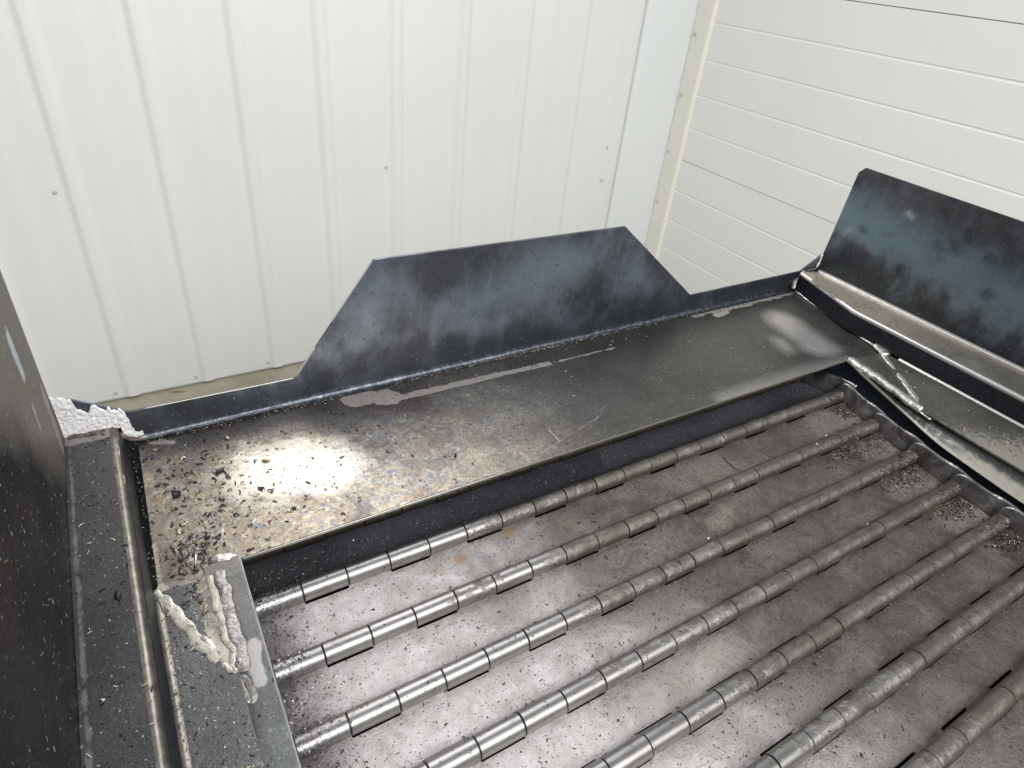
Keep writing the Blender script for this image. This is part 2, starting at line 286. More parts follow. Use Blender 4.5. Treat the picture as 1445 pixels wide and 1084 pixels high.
for A, B, r in (((1.64, -0.10, -.12), (1.74, -0.12, -.12), 0.035), ((1.72, -0.24, -.14), (1.77, -0.26, -.14), 0.03), ((1.66, -0.39, -.15), (1.75, -0.40, -.15), 0.035), ((1.68, -0.53, -.16), (1.78, -0.54, -.16), 0.03),
                ((1.05, -0.25, -.14), (1.10, -0.25, -.14), 0.01), ((0.62, -0.53, -.15), (0.85, -0.52, -.15), 0.03)):
    c = t.mix(t.ma('MULTIPLY', t.ma('MULTIPLY', t.capsule(A, B, r, 0.02, 0.10, 16), t.mr(fine, 0.40, 0.60, 1.0, 0.25)), 0.5), c, (0.40, 0.38, 0.33))
for A in ((0.42, -0.10, -.11), (0.36, -0.105, -.11), (0.30, -0.45, -.15), (0.55, -0.08, -.11), (1.70, -0.47, -.16)):
    c = t.mix(t.ma('MULTIPLY', t.capsule(A, (A[0] + .01, A[1], A[2]), 0.006, 0.012, 0.03, 40), 0.6), c, (0.33, 0.20, 0.08))
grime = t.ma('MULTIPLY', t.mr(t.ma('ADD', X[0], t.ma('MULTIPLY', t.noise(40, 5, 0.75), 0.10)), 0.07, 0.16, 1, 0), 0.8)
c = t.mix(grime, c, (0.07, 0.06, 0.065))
dk = t.mr(t.ma('ADD', X[1], t.ma('MULTIPLY', fine, 0.004)), -0.036, -0.030)      # oily end link, with the shelf's shadow painted into its dark colour
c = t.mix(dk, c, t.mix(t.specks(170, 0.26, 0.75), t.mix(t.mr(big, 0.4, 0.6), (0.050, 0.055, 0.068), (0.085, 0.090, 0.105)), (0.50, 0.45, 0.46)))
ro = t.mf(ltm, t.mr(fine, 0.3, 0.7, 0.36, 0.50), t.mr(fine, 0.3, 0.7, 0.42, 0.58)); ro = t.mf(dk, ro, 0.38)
bh = t.ma('MULTIPLY', wav, t.mf(ltm, 1.0, 0.12)); bh = t.ma('MULTIPLY', bh, t.ma('SUBTRACT', 1.0, dk))
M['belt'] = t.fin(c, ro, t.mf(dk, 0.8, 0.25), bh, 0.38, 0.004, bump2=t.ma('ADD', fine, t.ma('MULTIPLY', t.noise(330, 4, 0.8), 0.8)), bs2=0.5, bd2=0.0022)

t = NT('barrel_steel'); X = t.xyz()
big = t.noise(6, 6, 0.65, 0.5); mid = t.noise(24, 6, 0.7, 0.1); fine = t.noise(170, 5, 0.75); streak = t.noise(40, 4, 0.6, stretch=(0.25, 2.5, 2.5))
lf = t.ma('ADD', X[0], t.ma('MULTIPLY', t.ma('SUBTRACT', big, 0.5), 0.9)); lf = t.ma('ADD', lf, t.ma('MULTIPLY', X[1], 0.55))
ltm = t.mr(lf, 0.15, 0.75, 1, 0, True)
rg = t.mr(t.ma('ADD', mid, t.ma('MULTIPLY', ltm, -0.35)), 0.30, 0.55)
c = t.mix(rg, t.mix(streak, (0.24, 0.235, 0.23), (0.37, 0.36, 0.355)), t.mix(fine, (0.07, 0.064, 0.058), (0.25, 0.235, 0.215)))
c = t.mix(t.ma('MULTIPLY', t.ma('MULTIPLY', t.ma('SUBTRACT', 1.0, ltm), 0.7), t.mr(big, 0.38, 0.6)), c, (0.155, 0.143, 0.122)); c = t.mix(t.ma('MULTIPLY', t.mr(mid, 0.50, 0.66), 0.3), c, (0.075, 0.066, 0.060))
g = t.mr(t.ma('ADD', X[0], t.ma('MULTIPLY', t.noise(60, 5, 0.75), 0.10)), 0.09, 0.14, 1, 0)
c = t.mix(t.ma('MULTIPLY', g, 0.55), c, t.mix(t.mr(fine, 0.45, 0.6), (0.10, 0.09, 0.10), (0.5, 0.49, 0.52)))
c = t.mix(t.specks(150, 0.30, 0.84), c, (0.04, 0.035, 0.035)); c = t.mix(t.mr(X[1], 0.0, 0.01), c, (0.085, 0.075, 0.058))  # barrels under the shelf darkened, its shadow painted into the colour
ro = t.ma('ADD', t.mf(rg, 0.31, 0.36), t.ma('MULTIPLY', fine, 0.10))
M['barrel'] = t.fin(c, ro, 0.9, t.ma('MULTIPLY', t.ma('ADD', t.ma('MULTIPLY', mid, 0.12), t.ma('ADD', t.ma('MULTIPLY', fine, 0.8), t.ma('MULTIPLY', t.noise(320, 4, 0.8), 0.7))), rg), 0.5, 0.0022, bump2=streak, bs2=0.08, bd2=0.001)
t = NT('wing_steel'); n = t.noise(16, 5, 0.65, 0.6); f = t.noise(130, 5, 0.7)
c = t.mix(t.mr(n, 0.35, 0.65), (0.15, 0.14, 0.135), (0.42, 0.40, 0.41)); c = t.mix(t.specks(120, 0.3, 0.8), c, (0.03, 0.025, 0.03))
M['wing'] = t.fin(c, t.mr(f, 0.3, 0.7, 0.26, 0.42), 0.9, n, 0.35, 0.006, bump2=f, bs2=0.2, bd2=0.001)
simple('hollow', (0.012, 0.013, 0.016), 0.6, 0.3); simple('rod', (0.05, 0.048, 0.045), 0.45, 0.8); simple('skirt', (0.045, 0.055, 0.080), 0.45, 0.4)
t = NT('weld_silver'); n = t.noise(70, 5, 0.7); f = t.noise(260, 4, 0.7)
M['weld'] = t.fin(t.mix(t.mr(n, 0.38, 0.66), (0.80, 0.77, 0.73), (0.36, 0.35, 0.35)), t.mr(f, 0.3, 0.7, 0.26, 0.42), 0.88, n, 0.5, 0.003, bump2=f, bs2=0.15, bd2=0.0015)
t = NT('weld_ground'); n = t.noise(55, 5, 0.75); f = t.noise(260, 4, 0.7)
M['weld2'] = t.fin(t.mix(t.mr(n, 0.50, 0.68), (0.42, 0.40, 0.345), (0.15, 0.14, 0.125)), 0.40, 0.75, n, 0.3, 0.002, bump2=f, bs2=0.12, bd2=0.001)
t = NT('weld_cream'); n = t.noise(40, 5, 0.7); f = t.noise(200, 4, 0.7)
M['weld4'] = t.fin(t.mix(t.mr(n, 0.46, 0.62), (0.52, 0.50, 0.455), (0.24, 0.23, 0.215)), 0.34, 0.8, n, 0.4, 0.003, bump2=f, bs2=0.15, bd2=0.001)
t = NT('weld_grey'); n = t.noise(60, 5, 0.7); f = t.noise(260, 4, 0.7)
M['weld3'] = t.fin(t.mix(t.mr(n, 0.38, 0.62), (0.42, 0.40, 0.39), (0.20, 0.19, 0.185)), 0.30, 0.88, n, 0.5, 0.003, bump2=f, bs2=0.15, bd2=0.0015)
t = NT('white_flakes'); n = t.noise(40, 6, 0.75, 0.8, stretch=(1, 1, 2)); f = t.noise(170, 5, 0.75)
c = t.mix(t.mr(n, 0.64, 0.70), (0.93, 0.92, 0.94), (0.55, 0.50, 0.50)); c = t.mix(t.capsule((-0.186, 0.43, 0.062), (-0.172, 0.43, 0.062), 0.001, 0.004, 0.012, 60), c, (0.55, 0.24, 0.11))
c = t.mix(t.specks(170, 0.24, 0.8), c, (0.08, 0.05, 0.06))
M['flake'] = t.fin(c, 0.75, 0.0, n, 0.5, 0.004, bump2=f, bs2=0.25, bd2=0.002)
t = NT('crust'); n = t.noise(70, 6, 0.75); M['crust'] = t.fin(t.mix(t.mr(n, 0.4, 0.62), (0.075, 0.04, 0.03), (0.36, 0.30, 0.27)), 0.8, 0.0, n, 1.0, 0.006)
simple('chip_dark', (0.030, 0.028, 0.034), 0.35, 0.6); simple('chip_brown', (0.115, 0.078, 0.055), 0.5, 0.3)
simple('chip_silver', (0.62, 0.60, 0.58), 0.3, 0.8); simple('chip_cream', (0.62, 0.52, 0.40), 0.6, 0.1); simple('brass', (0.45, 0.33, 0.16), 0.35, 0.8)
t = NT('bead'); M['bead'] = t.fin((0.7, 0.75, 0.9), 0.08, 1.0)

# building
def paint(name, c0, c1, r=0.42):
    t = NT(name); n = t.noise(0.8, 4, 0.5); st = t.noise(5, 4, 0.6, stretch=(1, 1, 0.05))
    c = t.mix(t.mr(n, 0.3, 0.7), c0, c1); c = t.mix(t.ma('MULTIPLY', t.mr(st, 0.5, 0.8), 0.25), c, tuple(q * 0.93 for q in c0))
    c = t.mix(t.ma('MULTIPLY', t.specks(14, 0.05, 0.9), 0.35), c, (0.35, 0.33, 0.28))
    return t.fin(c, r, 0.0, t.noise(60, 3, 0.6), 0.02, 0.001, spec=0.35)
M['wall'] = paint('painted_wall_steel', (0.765, 0.775, 0.765), (0.795, 0.805, 0.795))
M['door'] = paint('panel_paint', (0.84, 0.84, 0.825), (0.86, 0.86, 0.845))
M['flash'] = paint('flashing_paint', (0.76, 0.795, 0.80), (0.78, 0.81, 0.81))
M['trim'] = paint('cream_trim_paint', (0.84, 0.82, 0.745), (0.86, 0.84, 0.77))
simple('screw', (0.60, 0.60, 0.56), 0.45, 0.2); simple('seam', (0.55, 0.55, 0.52), 0.8)
t = NT('concrete'); n = t.noise(2.2, 7, 0.65, 0.3); f = t.noise(60, 5, 0.7)
c = t.mix(t.mr(n, 0.35, 0.65), (0.27, 0.255, 0.195), (0.42, 0.40, 0.33)); c = t.mix(t.ma('MULTIPLY', t.mr(f, 0.5, 0.75), 0.4), c, (0.2, 0.18, 0.14))
M['concrete'] = t.fin(c, 0.85, 0, f, 0.3, 0.003)
simple('twig', (0.30, 0.17, 0.06), 0.7)

# ------------------------------------------------------------------ object helpers
def props(o, label=None, cat=None, group=None, kind=None):
    if label: o['label'] = label
    if cat: o['category'] = cat
    if group: o['group'] = group
    if kind: o['kind'] = kind
    return o
def empty(name, loc, label, cat, group=None):
    o = bpy.data.objects.new(name, None); col.objects.link(o); o.location = loc; o.empty_display_size = 0.05
    return props(o, label, cat, group)
def mesh(name, V, F, mat, parent=None, k=S, smooth=False, bevel=0.0, mats=None, fmat=None, auto=None):
    """vertices V in unit coordinates relative to the shelf corner; parented so that local = scene coordinates"""
    me = bpy.data.meshes.new(name); me.from_pydata([(a * k, b * k, c_ * k) for a, b, c_ in V], [], F); me.validate(); me.update()
    for m_ in (mats or [mat]): me.materials.append(m_)
    if fmat:
        for p, i in zip(me.polygons, fmat): p.material_index = i
    if smooth:
        for p in me.polygons: p.use_smooth = True
    o = bpy.data.objects.new(name, me); col.objects.link(o)
    if parent is not None:
        o.parent = parent
        base = Vector((0, 0, 0)); q = parent
        while q is not None: base += q.location; q = q.parent
        o.location = -base
    if bevel:
        b = o.modifiers.new('bevel', 'BEVEL'); b.width = bevel * k; b.segments = 2; b.limit_method = 'ANGLE'; b.angle_limit = math.radians(40)
    if auto:
        try: me.set_sharp_from_angle(angle=math.radians(auto))
        except Exception: pass
    return o
class MB:
    def __init__(s): s.V = []; s.F = []
    def add(s, V, F):
        n = len(s.V); s.V += [tuple(v) for v in V]; s.F += [tuple(i + n for i in f) for f in F]
    def box(s, x0, x1, y0, y1, z0, z1):
        s.add([(x, y, z) for x in (x0, x1) for y in (y0, y1) for z in (z0, z1)], [(0, 1, 3, 2), (4, 6, 7, 5), (0, 4, 5, 1), (2, 3, 7, 6), (0, 2, 6, 4), (1, 5, 7, 3)])
    def prism(s, pts, d):
        """polygon pts (3D) extruded by vector d"""
        n = len(pts); d = Vector(d); P = [Vector(p) for p in pts]; Q = [p + d for p in P]
        s.add(P + Q, [tuple(range(n))[::-1], tuple(range(n, 2 * n))] + [(i, (i + 1) % n, (i + 1) % n + n, i + n) for i in range(n)])
    def cyl(s, A, B, r, n=12, r2=None, cap=True):
        A = Vector(A); B = Vector(B); d = (B - A).normalized(); u = d.orthogonal().normalized(); v = d.cross(u); r2 = r if r2 is None else r2
        ring = lambda c_, q: [c_ + (u * math.cos(2 * math.pi * i / n) + v * math.sin(2 * math.pi * i / n)) * q for i in range(n)]
        F = [(i, (i + 1) % n, (i + 1) % n + n, i + n) for i in range(n)]
        if cap: F += [tuple(range(n))[::-1], tuple(range(n, 2 * n))]
        s.add(ring(A, r) + ring(B, r2), F)

def loft(profiles, close=False):
    """list of equally long point rows -> quads"""
    V = []; F = []; m = len(profiles[0])
    for r in profiles: V += r
    for i in range(len(profiles) - 1):
        for j in range(m - 1 if not close else m):
            a = i * m + j; b = i * m + (j + 1) % m
            F.append((a, b, b + m, a + m))
    return V, F
def add_solid(o, t_, off=-1):
    s = o.modifiers.new('solid', 'SOLIDIFY'); s.thickness = t_ * S; s.offset = off; return o

# ------------------------------------------------------------------ the building (metres)
def wm(name, mb, mat, parent=None, **kw): return mesh(name, mb.V, mb.F, mat, parent, k=1.0, **kw)
WY = 2.24; WX = 2.649
fl = MB(); fl.box(-6, 4.0, -6, 4.0, FLOOR - 0.2, FLOOR)
props(wm('concrete_floor', fl, M['concrete']), kind='structure')
rw = empty('ribbed_wall', (0.6, WY, FLOOR), 'off-white ribbed sheet metal wall behind the steel hopper', 'wall')
# sheet profile: major ribs every 0.3024 m, two faint minor ribs between
prof = []; x0r = 0.5 * -0.054 + 0.078 * 2.7
def rib(xr, w_, top, h): return [(xr - w_, 0), (xr - w_ + (w_ - top) / 2, -h), (xr - (w_ - top) / 2, -h), (xr, 0)]
for k in range(-9, 7):
    xr = x0r + 0.3024 * k + 0.012
    if xr > 2.26: break
    prof += rib(xr, 0.064, 0.024, 0.0115)
    for q in (0.098, 0.198):
        if xr + q < 2.28: prof += rib(xr + q + 0.02, 0.026, 0.010, 0.0009)
prof.append((2.335, 0))
V, F = loft([[(a, WY + b, z) for a, b in prof] for z in (FLOOR + 0.012, 1.75)])
o = mesh('rib_sheet', V, F, M['wall'], rw, k=1.0, auto=20)
b = o.modifiers.new('bevel', 'BEVEL'); b.width = 0.004; b.segments = 3; b.limit_method = 'ANGLE'; b.angle_limit = math.radians(8)
bs = MB(); bs.box(-2.6, 2.65, WY + 0.01, WY + 0.10, FLOOR - 0.02, 1.75); wm('backing', bs, M['seam'], rw)
def screw(x, y, z, d, parent):
    m_ = MB(); d = Vector(d); P = Vector((x, y, z)); m_.cyl(P + d * 0.002, P + d * 0.003, 0.0085, 14, 0.0080); m_.cyl(P + d * 0.003, P + d * 0.0085, 0.0048, 6, 0.0046)
    wm('screw', m_, M['screw'], parent, bevel=0.0008)
for x, z in ((-0.201, -1.222), (0.114, -1.221), (0.424, -1.217), (-0.199, -0.362), (1.021, -0.352), (2.236, -0.324), (2.236, -0.497)):
    screw(x, WY, z, (0, -1, 0), rw)
cf = empty('corner_flashing', (2.48, WY, FLOOR), 'smooth bluish white flashing strip filling the corner beside the ribbed wall', 'flashing')
m_ = MB(); m_.prism([(2.318, WY - 0.020, FLOOR + .005), (2.345, WY - 0.028, FLOOR + .005), (2.649, WY - 0.028, FLOOR + .005), (2.649, WY - .01, FLOOR + .005), (2.318, WY - 0.001, FLOOR + .005)], (0, 0, 3.0))
wm('flashing_strip', m_, M['flash'], cf, bevel=0.003)
ct = empty('corner_trim', (2.649, 2.14, FLOOR), 'narrow cream corner trim screwed between flashing and the panelled wall', 'trim')
m_ = MB(); m_.prism([(WX - 0.022, WY - 0.030, FLOOR), (WX - 0.022, 2.108, FLOOR), (WX - 0.016, 2.100, FLOOR), (WX + 0.02, 2.100, FLOOR), (WX + 0.02, WY - 0.030, FLOOR)], (0, 0, 3.0))
wm('trim_strip', m_, M['trim'], ct, bevel=0.002)
for y, z in ((2.185, 0.218), (2.185, -0.065), (2.185, -0.349), (2.185, -0.631), (2.185, -0.915)): screw(WX - 0.023, y, z, (-1, 0, 0), ct)
pw = empty('panelled_wall', (WX, 0.8, FLOOR), 'off-white wall of horizontal grooved panels to the right of the cream trim', 'wall')
cz = 0.5; dist = 2.676; z_joint = [cz + dist * v for v in (-0.631, -0.326, -0.0215, 0.283, 0.588)]
def panel(z0, z1):
    pr = [(0.03, z0), (0.0, z0 + 0.0012)]; n = 5; h = (z1 - z0) / n
    for i in range(1, n):
        z = z0 + h * i; pr += [(0, z - 0.007), (0.0026, z - 0.0015), (0.0026, z + 0.0015), (0, z + 0.005)]
    pr += [(0.0, z1 - 0.0012), (0.03, z1)]
    V, F = loft([[(WX + a, y, z) for a, z in pr] for y in (2.106, -2.6)])
    mesh('panel', V, F, M['door'], pw, k=1.0, auto=15)
panel(FLOOR + 0.008, z_joint[0] - 0.001)
for a, b_ in zip(z_joint[:-1], z_joint[1:]): panel(a + 0.0003, b_ - 0.0003)
bs = MB(); bs.box(WX + 0.02, WX + 0.08, -2.6, 2.3, FLOOR - 0.02, 1.75); wm('backing', bs, M['seam'], pw)
m_ = MB(); m_.cyl((0.008, 2.215, FLOOR + 0.004), (0.035, 2.204, FLOOR + 0.006), 0.003, 6); m_.cyl((0.035, 2.204, FLOOR + 0.006), (0.060, 2.200, FLOOR + 0.003), 0.003, 6, 0.0015)
props(wm('dry_twig', m_, M['twig']), 'small brown twig lying on the concrete at the foot of the ribbed wall', 'twig')

# ------------------------------------------------------------------ conveyor frame (unit coordinates)
fr = empty('conveyor_frame', (0.5, 0, FLOOR), 'dark welded steel hopper frame with trapezoid rear guard and side plates around the hinged belt', 'conveyor frame')
D = 0.439
simple('highlight_strip', (0.62, 0.60, 0.56), 0.4, 0.7)
# rear plate: low lip rising to a trapezoid guard, rolled fillet into the shelf
TH = 0.007
out = [(-0.262, 0.137), (-0.221, 0.137), (-0.129, 0.078), (0.230, 0.074), (0.440, 0.358), (1.205, 0.355), (1.563, 0.071), (2.140, 0.074), (2.245, 0.132), (2.245, 0.014), (-0.262, 0.014)]
out[0] = (-0.262, 0.150)
m_ = MB(); m_.prism([(x, D, z) for x, z in out], (0, TH, 0))
mesh('guard_plate', m_.V, m_.F, M['guard'], fr, bevel=0.0012)
# edge highlight on guard and lip, modelled as thin pale strips
def tube_path(pts, r, nseg=8, jit=0.0, flat=1.0, step=0.006, wob=0.0, seed=0, up=Vector((0, 0, 1))):
    P = []; pts = [Vector(p) for p in pts]
    for a, b_ in zip(pts[:-1], pts[1:]):
        n = max(2, int((b_ - a).length / step))
        for i in range(n): P.append(a.lerp(b_, i / n))
    P.append(pts[-1]); rows = []
    for i, p in enumerate(P):
        d = (P[min(i + 1, len(P) - 1)] - P[max(i - 1, 0)]).normalized(); u = d.cross(up)
        if u.length < 1e-3: u = d.orthogonal()
        u.normalize(); v = u.cross(d).normalized()
        e = math.sin(min(1.0, min(i + .6, len(P) - i - .4) / 3.0) * math.pi / 2)
        nn = 2.2 * mn.noise(Vector((i * 0.09 + seed * 7.1, seed, 0))); n2 = mn.noise(Vector((i * 0.28 + seed * 3.3, 5 + seed, 0)))
        p = p + u * wob * nn
        row = []
        for j in range(nseg):
            a = 2 * math.pi * j / nseg; rj = r * e * (1 + jit * 0.65 * (0.05 * math.sin(i * 1.5 + 2.2 * math.cos(a)) + 0.8 * mn.noise(Vector((i * 0.075, math.cos(a) * 0.8, seed + math.sin(a) * 0.8))) + 0.25 * n2))
            row.append(tuple(p + u * math.cos(a) * rj + v * math.sin(a) * rj * flat))
        rows.append(row)
    V, F = loft(rows, close=True)
    n = len(rows); F.append(tuple(range(nseg))[::-1]); F.append(tuple((n - 1) * nseg + j for j in range(nseg)))
    return V, F
def weld(pts, r, mat, jit=0.5, flat=0.5, wob=0.004, seed=0, name='weld_bead', up=Vector((0, 0, 1))):
    V, F = tube_path(pts, r * (1.05 if mat.name.startswith('weld_silver') else 0.86), 16, jit, flat * (0.62 if mat.name.startswith('weld_silver') else 0.34), 0.0028, wob, seed, up)
    return mesh(name, V, F, mat, fr, smooth=True)
for pts_, r_ in (([(0.2305, D - 0.0005, 0.0755), (0.250, D - 0.0005, 0.1025), (0.285, D - 0.0005, 0.1500)], 0.0022), ([(-0.10, D, 0.0785), (0.228, D, 0.0748)], 0.0011), ([(0.33, D, 0.2105), (0.435, D, 0.3525)], 0.0010)):
    V, F = tube_path([(x, y + 0.001, z) for x, y, z in pts_], r_, 6, 0.8, 1.0, 0.004, 0.0, 77, Vector((0, 1, 0)))
    mesh('edge_highlight', V, F, M['highlight_strip'], fr, smooth=True)
# fillet at the bend between shelf and rear plate
R_ = 0.018; rows = []
for x in (-0.135, 0.5, 1.2, 2.12):
    rows.append([(x, D - R_ + R_ * math.sin(a) + 0.0, R_ - R_ * math.cos(a)) for a in [math.radians(90 * i / 6) for i in range(7)]])
rows = [[(x, y, z) for x, y, z in r] for r in rows]
V, F = loft(rows)
t = NT('bend_steel'); n = t.noise(70, 5, 0.7); M['bend'] = t.fin(t.mix(t.mr(n, 0.45, 0.65), (0.055, 0.062, 0.080), (0.17, 0.18, 0.21)), 0.34, 0.85, n, 0.2, 0.001)
mesh('bend_radius', V, [f[::-1] for f in F], M['bend'], fr, smooth=True)
# shelf plate
ys = D - R_
shp = [(0.004, 0.0), (1.851, 0.0), (1.872, -0.004), (2.022, -0.018), (2.120, ys), (-0.128, ys), (-0.138, 0.0), (-0.143, -0.014), (-0.052, -0.232), (-0.048, -0.10), (-0.046, 0.006)]
m_ = MB(); m_.prism([(x, y, -0.0075) for x, y in shp], (0, 0, 0.0075))
mesh('shelf_plate', m_.V, m_.F, M['shelf'], fr, bevel=0.001)
m_ = MB(); m_.prism([(1.873, -0.0045, -0.0075), (2.0215, -0.0185, -0.0075), (1.886, -0.262, -0.034), (1.873, -0.24, -0.034)], (0, 0, 0.0073))
mesh('shelf_gusset', m_.V, m_.F, M['flangeR'], fr, bevel=0.001)
# bright sheared edge of the shelf
simple('cut_edge', (0.42, 0.41, 0.37), 0.35, 0.85)
m_ = MB(); m_.box(0.006, 1.850, -0.0022, -0.0002, -0.0066, -0.0012); mesh('shelf_edge', m_.V, m_.F, M['cut_edge'], fr)
# front stiffener under the shelf keeps the gap dark further back
m_ = MB(); m_.box(-0.04, 1.90, 0.20, 0.215, -0.42, -0.009); mesh('inner_bulkhead', m_.V, m_.F, M['skirt'], fr)

def arc(cx, cz, r, a0, a1, n=5): return [(cx + r * math.cos(math.radians(a0 + (a1 - a0) * i / n)), cz + r * math.sin(math.radians(a0 + (a1 - a0) * i / n))) for i in range(n + 1)]
YN = -1.5
# --- left side
m_ = MB(); m_.prism([(-0.2555, YN, 0.045), (-0.2555, D, 0.045), (-0.2555, D, 0.62), (-0.2555, 0.33, 0.80), (-0.2555, YN, 0.80)], (-0.008, 0, 0))
mesh('side_plate', m_.V, m_.F, M['sideL'], fr, bevel=0.001)
def strip(name, prof, ya, yb, mat, solid=0.006, smooth=True, off=-1, ny=2):
    rows = [[(x, ya + (yb - ya) * i / (ny - 1), z) for x, z in prof] for i in range(ny)]
    V, F = loft(rows); o = mesh(name, V, F, mat, fr, smooth=smooth)
    if solid: add_solid(o, solid, off)
    return o
LA = 0.050
strip('ledge', [(-0.2550, LA), (-0.172, LA)], 0.436, YN, M['ledgeL'], 0.005, False, 0)
strip('fold_edge', [(-0.172, LA + .0025)] + arc(-0.168, LA - 0.0095, 0.012, 90, 5, 7), 0.436, YN, M['foldL'], 0)
strip('step_face', [(-0.1560, LA - 0.0085), (-0.1475, 0.0075)], 0.436, YN, M['step'], 0.003, False, 0)
strip('valley_fold', [(-0.1475, 0.0075), (-0.1455, 0.003), (-0.139, 0.0005), (-0.134, 0.0003)], -0.02, YN, M['foldL'], 0)
strip('side_flange', [(-0.134, 0.000), (-0.048, -0.004)], -0.02, YN, M['flangeL'], 0.005, False, 0)
# --- right side
RX = 2.030
m_ = MB(); m_.prism([(2.232, YN, 0.055), (2.232, 0.437, 0.055), (2.232, 0.420, 0.45), (2.232, 0.401, 0.471), (2.232, YN, 0.46)], (0.008, 0, 0))
mesh('side_plate', m_.V, m_.F, M['side'], fr, bevel=0.001)
V = []; F = []
rows = []
for i in range(25):   # ledge, its inner edge turns outward near the rear plate
    y = 0.425 + (0.13 - 0.425) * i / 8 if i <= 8 else 0.13 + (YN - 0.13) * (i - 8) / 16
    xi = RX + (0.0 if y <= 0.13 else (y - 0.13) * 0.30)
    rows.append((y, xi))
def sided(name, f, mat, solid=0.0, smooth=True, sel=None):
    R = [f(y, xi) for y, xi in rows if (sel is None or sel(y))]
    V, F = loft(R); o = mesh(name, V, [q[::-1] for q in F], mat, fr, smooth=smooth)
    if solid: add_solid(o, solid, -1)
    return o
sided('ledge', lambda y, xi: [(xi + 0.012, y, 0.080), (2.2225, y, 0.0665)], M['ledgeR'], 0, False)
sided('fold_edge', lambda y, xi: [(x, y, z) for x, z in [(2.2225, 0.0665), (2.2265, 0.0672), (2.2300, 0.070), (2.2318, 0.076)]], M['fold'])
sided('fold_edge', lambda y, xi: [(x + xi, y, z) for x, z in arc(0.012, 0.068, 0.012, 185, 90, 7)], M['fold'])
sided('step_face', lambda y, xi: [(xi + (0.0 if y <= 0 else 0), y, 0.008), (xi, y, 0.067)], M['step'])
sided('valley_fold', lambda y, xi: [(xi - 0.011, y, 0.0004), (xi - 0.005, y, 0.0018), (xi, y, 0.008)], M['fold'], sel=lambda y: y < 0.0)
BZ = -0.034
strip('side_flange', [(RX - 0.011, 0.000), (1.871, BZ)], -0.02, YN, M['flangeR'], 0.006, False, 1)
# chain covers: follow the curve of the belt
def covz(y):
    P = [(0.03, 0.0), (0.0, -0.002), (-0.162, -0.039), (-0.289, -0.071), (-0.368, -0.088), (-0.6, -0.104), (-1.0, -0.104), (-2, -0.10)]
    for (a, za), (b_, zb) in zip(P[:-1], P[1:]):
        if a >= y >= b_: return za + (zb - za) * (a - y) / (a - b_)
    return 0.0
def cover(name, x0, x1, mat, zoff=0.0, dz=0.0):
    rows = []; N = 44
    for i in range(N + 1):
        y = 0.004 + (YN - 0.004) * i / N
        z = sum(covz(y + q) for q in (-.06, -.03, 0, .03 if y < -.03 else 0, 0)) / 5 if y < -0.05 else covz(y)
        zo = zoff * min(1, max(0, -y / 0.15)); zi = dz * (min(1, max(0, -y / 0.15)) if zoff > 0 else 1)
        zz0 = z + zo if zoff <= 0 else -0.009 - 0.027 * min(1, -y / 0.16) - 0.012 * min(1, max(0, -y - 0.4))
        rows.append([(x0, y, zz0), (x1, y, z + (zo + zi if zoff <= 0 else 0))])
    V, F = loft(rows); o = mesh(name, V, F, mat, fr); add_solid(o, 0.007, -1 if x1 > x0 else 1)
    bv = o.modifiers.new('bevel', 'BEVEL'); bv.width = 0.0006; bv.segments = 2; bv.limit_method = 'ANGLE'; bv.angle_limit = math.radians(50)
    return o
cover('chain_cover', -0.062, 0.003, M['coverL'], -0.006, 0.003)
cover('chain_cover', 1.905, 1.851, M['coverR'], 0.054, -0.056)
# skirts under the covers
def skirt(x):
    rows = []
    for i in range(24):
        y = 0.20 + (YN - 0.20) * i / 23; rows.append([(x, y, min(-0.012, covz(min(y, 0.02)) - 0.016)), (x, y, -0.42)])
    V, F = loft(rows); add_solid(mesh('inner_skirt', V, F, M['skirt'], fr), 0.006, 0)
skirt(-0.036); skirt(1.878)
m_ = MB(); m_.box(-0.04, 1.89, YN, 0.21, -0.43, -0.42); mesh('pan', m_.V, m_.F, M['hollow'], fr)
m_ = MB(); m_.box(-0.262, -0.254, YN, D, -0.6, 0.045); m_.box(2.232, 2.240, YN, D, -0.6, 0.055); m_.box(-0.262, 2.24, D, D + 0.007, -0.6, 0.014)
mesh('outer_casing', m_.V, m_.F, M['step'], fr)
for x in (-0.24, 2.16):
    for y in (0.36, -1.42):
        m_ = MB(); m_.box(x, x + 0.07, y, y + 0.07, FLOOR / S, -0.6); mesh('leg', m_.V, m_.F, M['step'], fr)

# welds, left
weld([(-0.024, 0.010, 0.001), (-0.036, 0.002, 0.001), (-0.040, -0.05, 0.000), (-0.0385, -0.11, -0.002), (-0.0375, -0.17, -0.004), (-0.040, -0.232, -0.006)], 0.0130, M['weld3'], 0.45, 0.42, 0.004, 1)
weld([(-0.046, 0.012, 0.0), (-0.056, -0.02, 0.0), (-0.056, -0.10, 0.0), (-0.054, -0.17, 0.0), (-0.052, -0.215, 0.0)], 0.0065, M['weld2'], 0.2, 0.30, 0.003, 2)
weld([(-0.050, 0.014, 0.0015), (-0.034, 0.012, 0.0055), (-0.014, 0.010, 0.005), (0.000, 0.004, 0.0)], 0.0095, M['weld'], 0.5, 0.6, 0.003, 3)
weld([(-0.143, -0.010, 0.001), (-0.125, -0.055, 0.001), (-0.100, -0.115, 0.0), (-0.078, -0.170, -0.001), (-0.052, -0.232, -0.002)], 0.0085, M['weld4'], 0.35, 0.6, 0.004, 4)
weld([(-0.136, -0.030, 0.0022), (-0.119, -0.085, 0.0018), (-0.097, -0.145, 0.001), (-0.074, -0.200, 0.0)], 0.0095, M['weld2'], 0.12, 0.16, 0.002, 5)
weld([(-0.051, -0.236, -0.003), (-0.052, -0.262, -0.006), (-0.044, -0.285, -0.010)], 0.0060, M['weld2'], 0.4, 0.5, 0.003, 6)
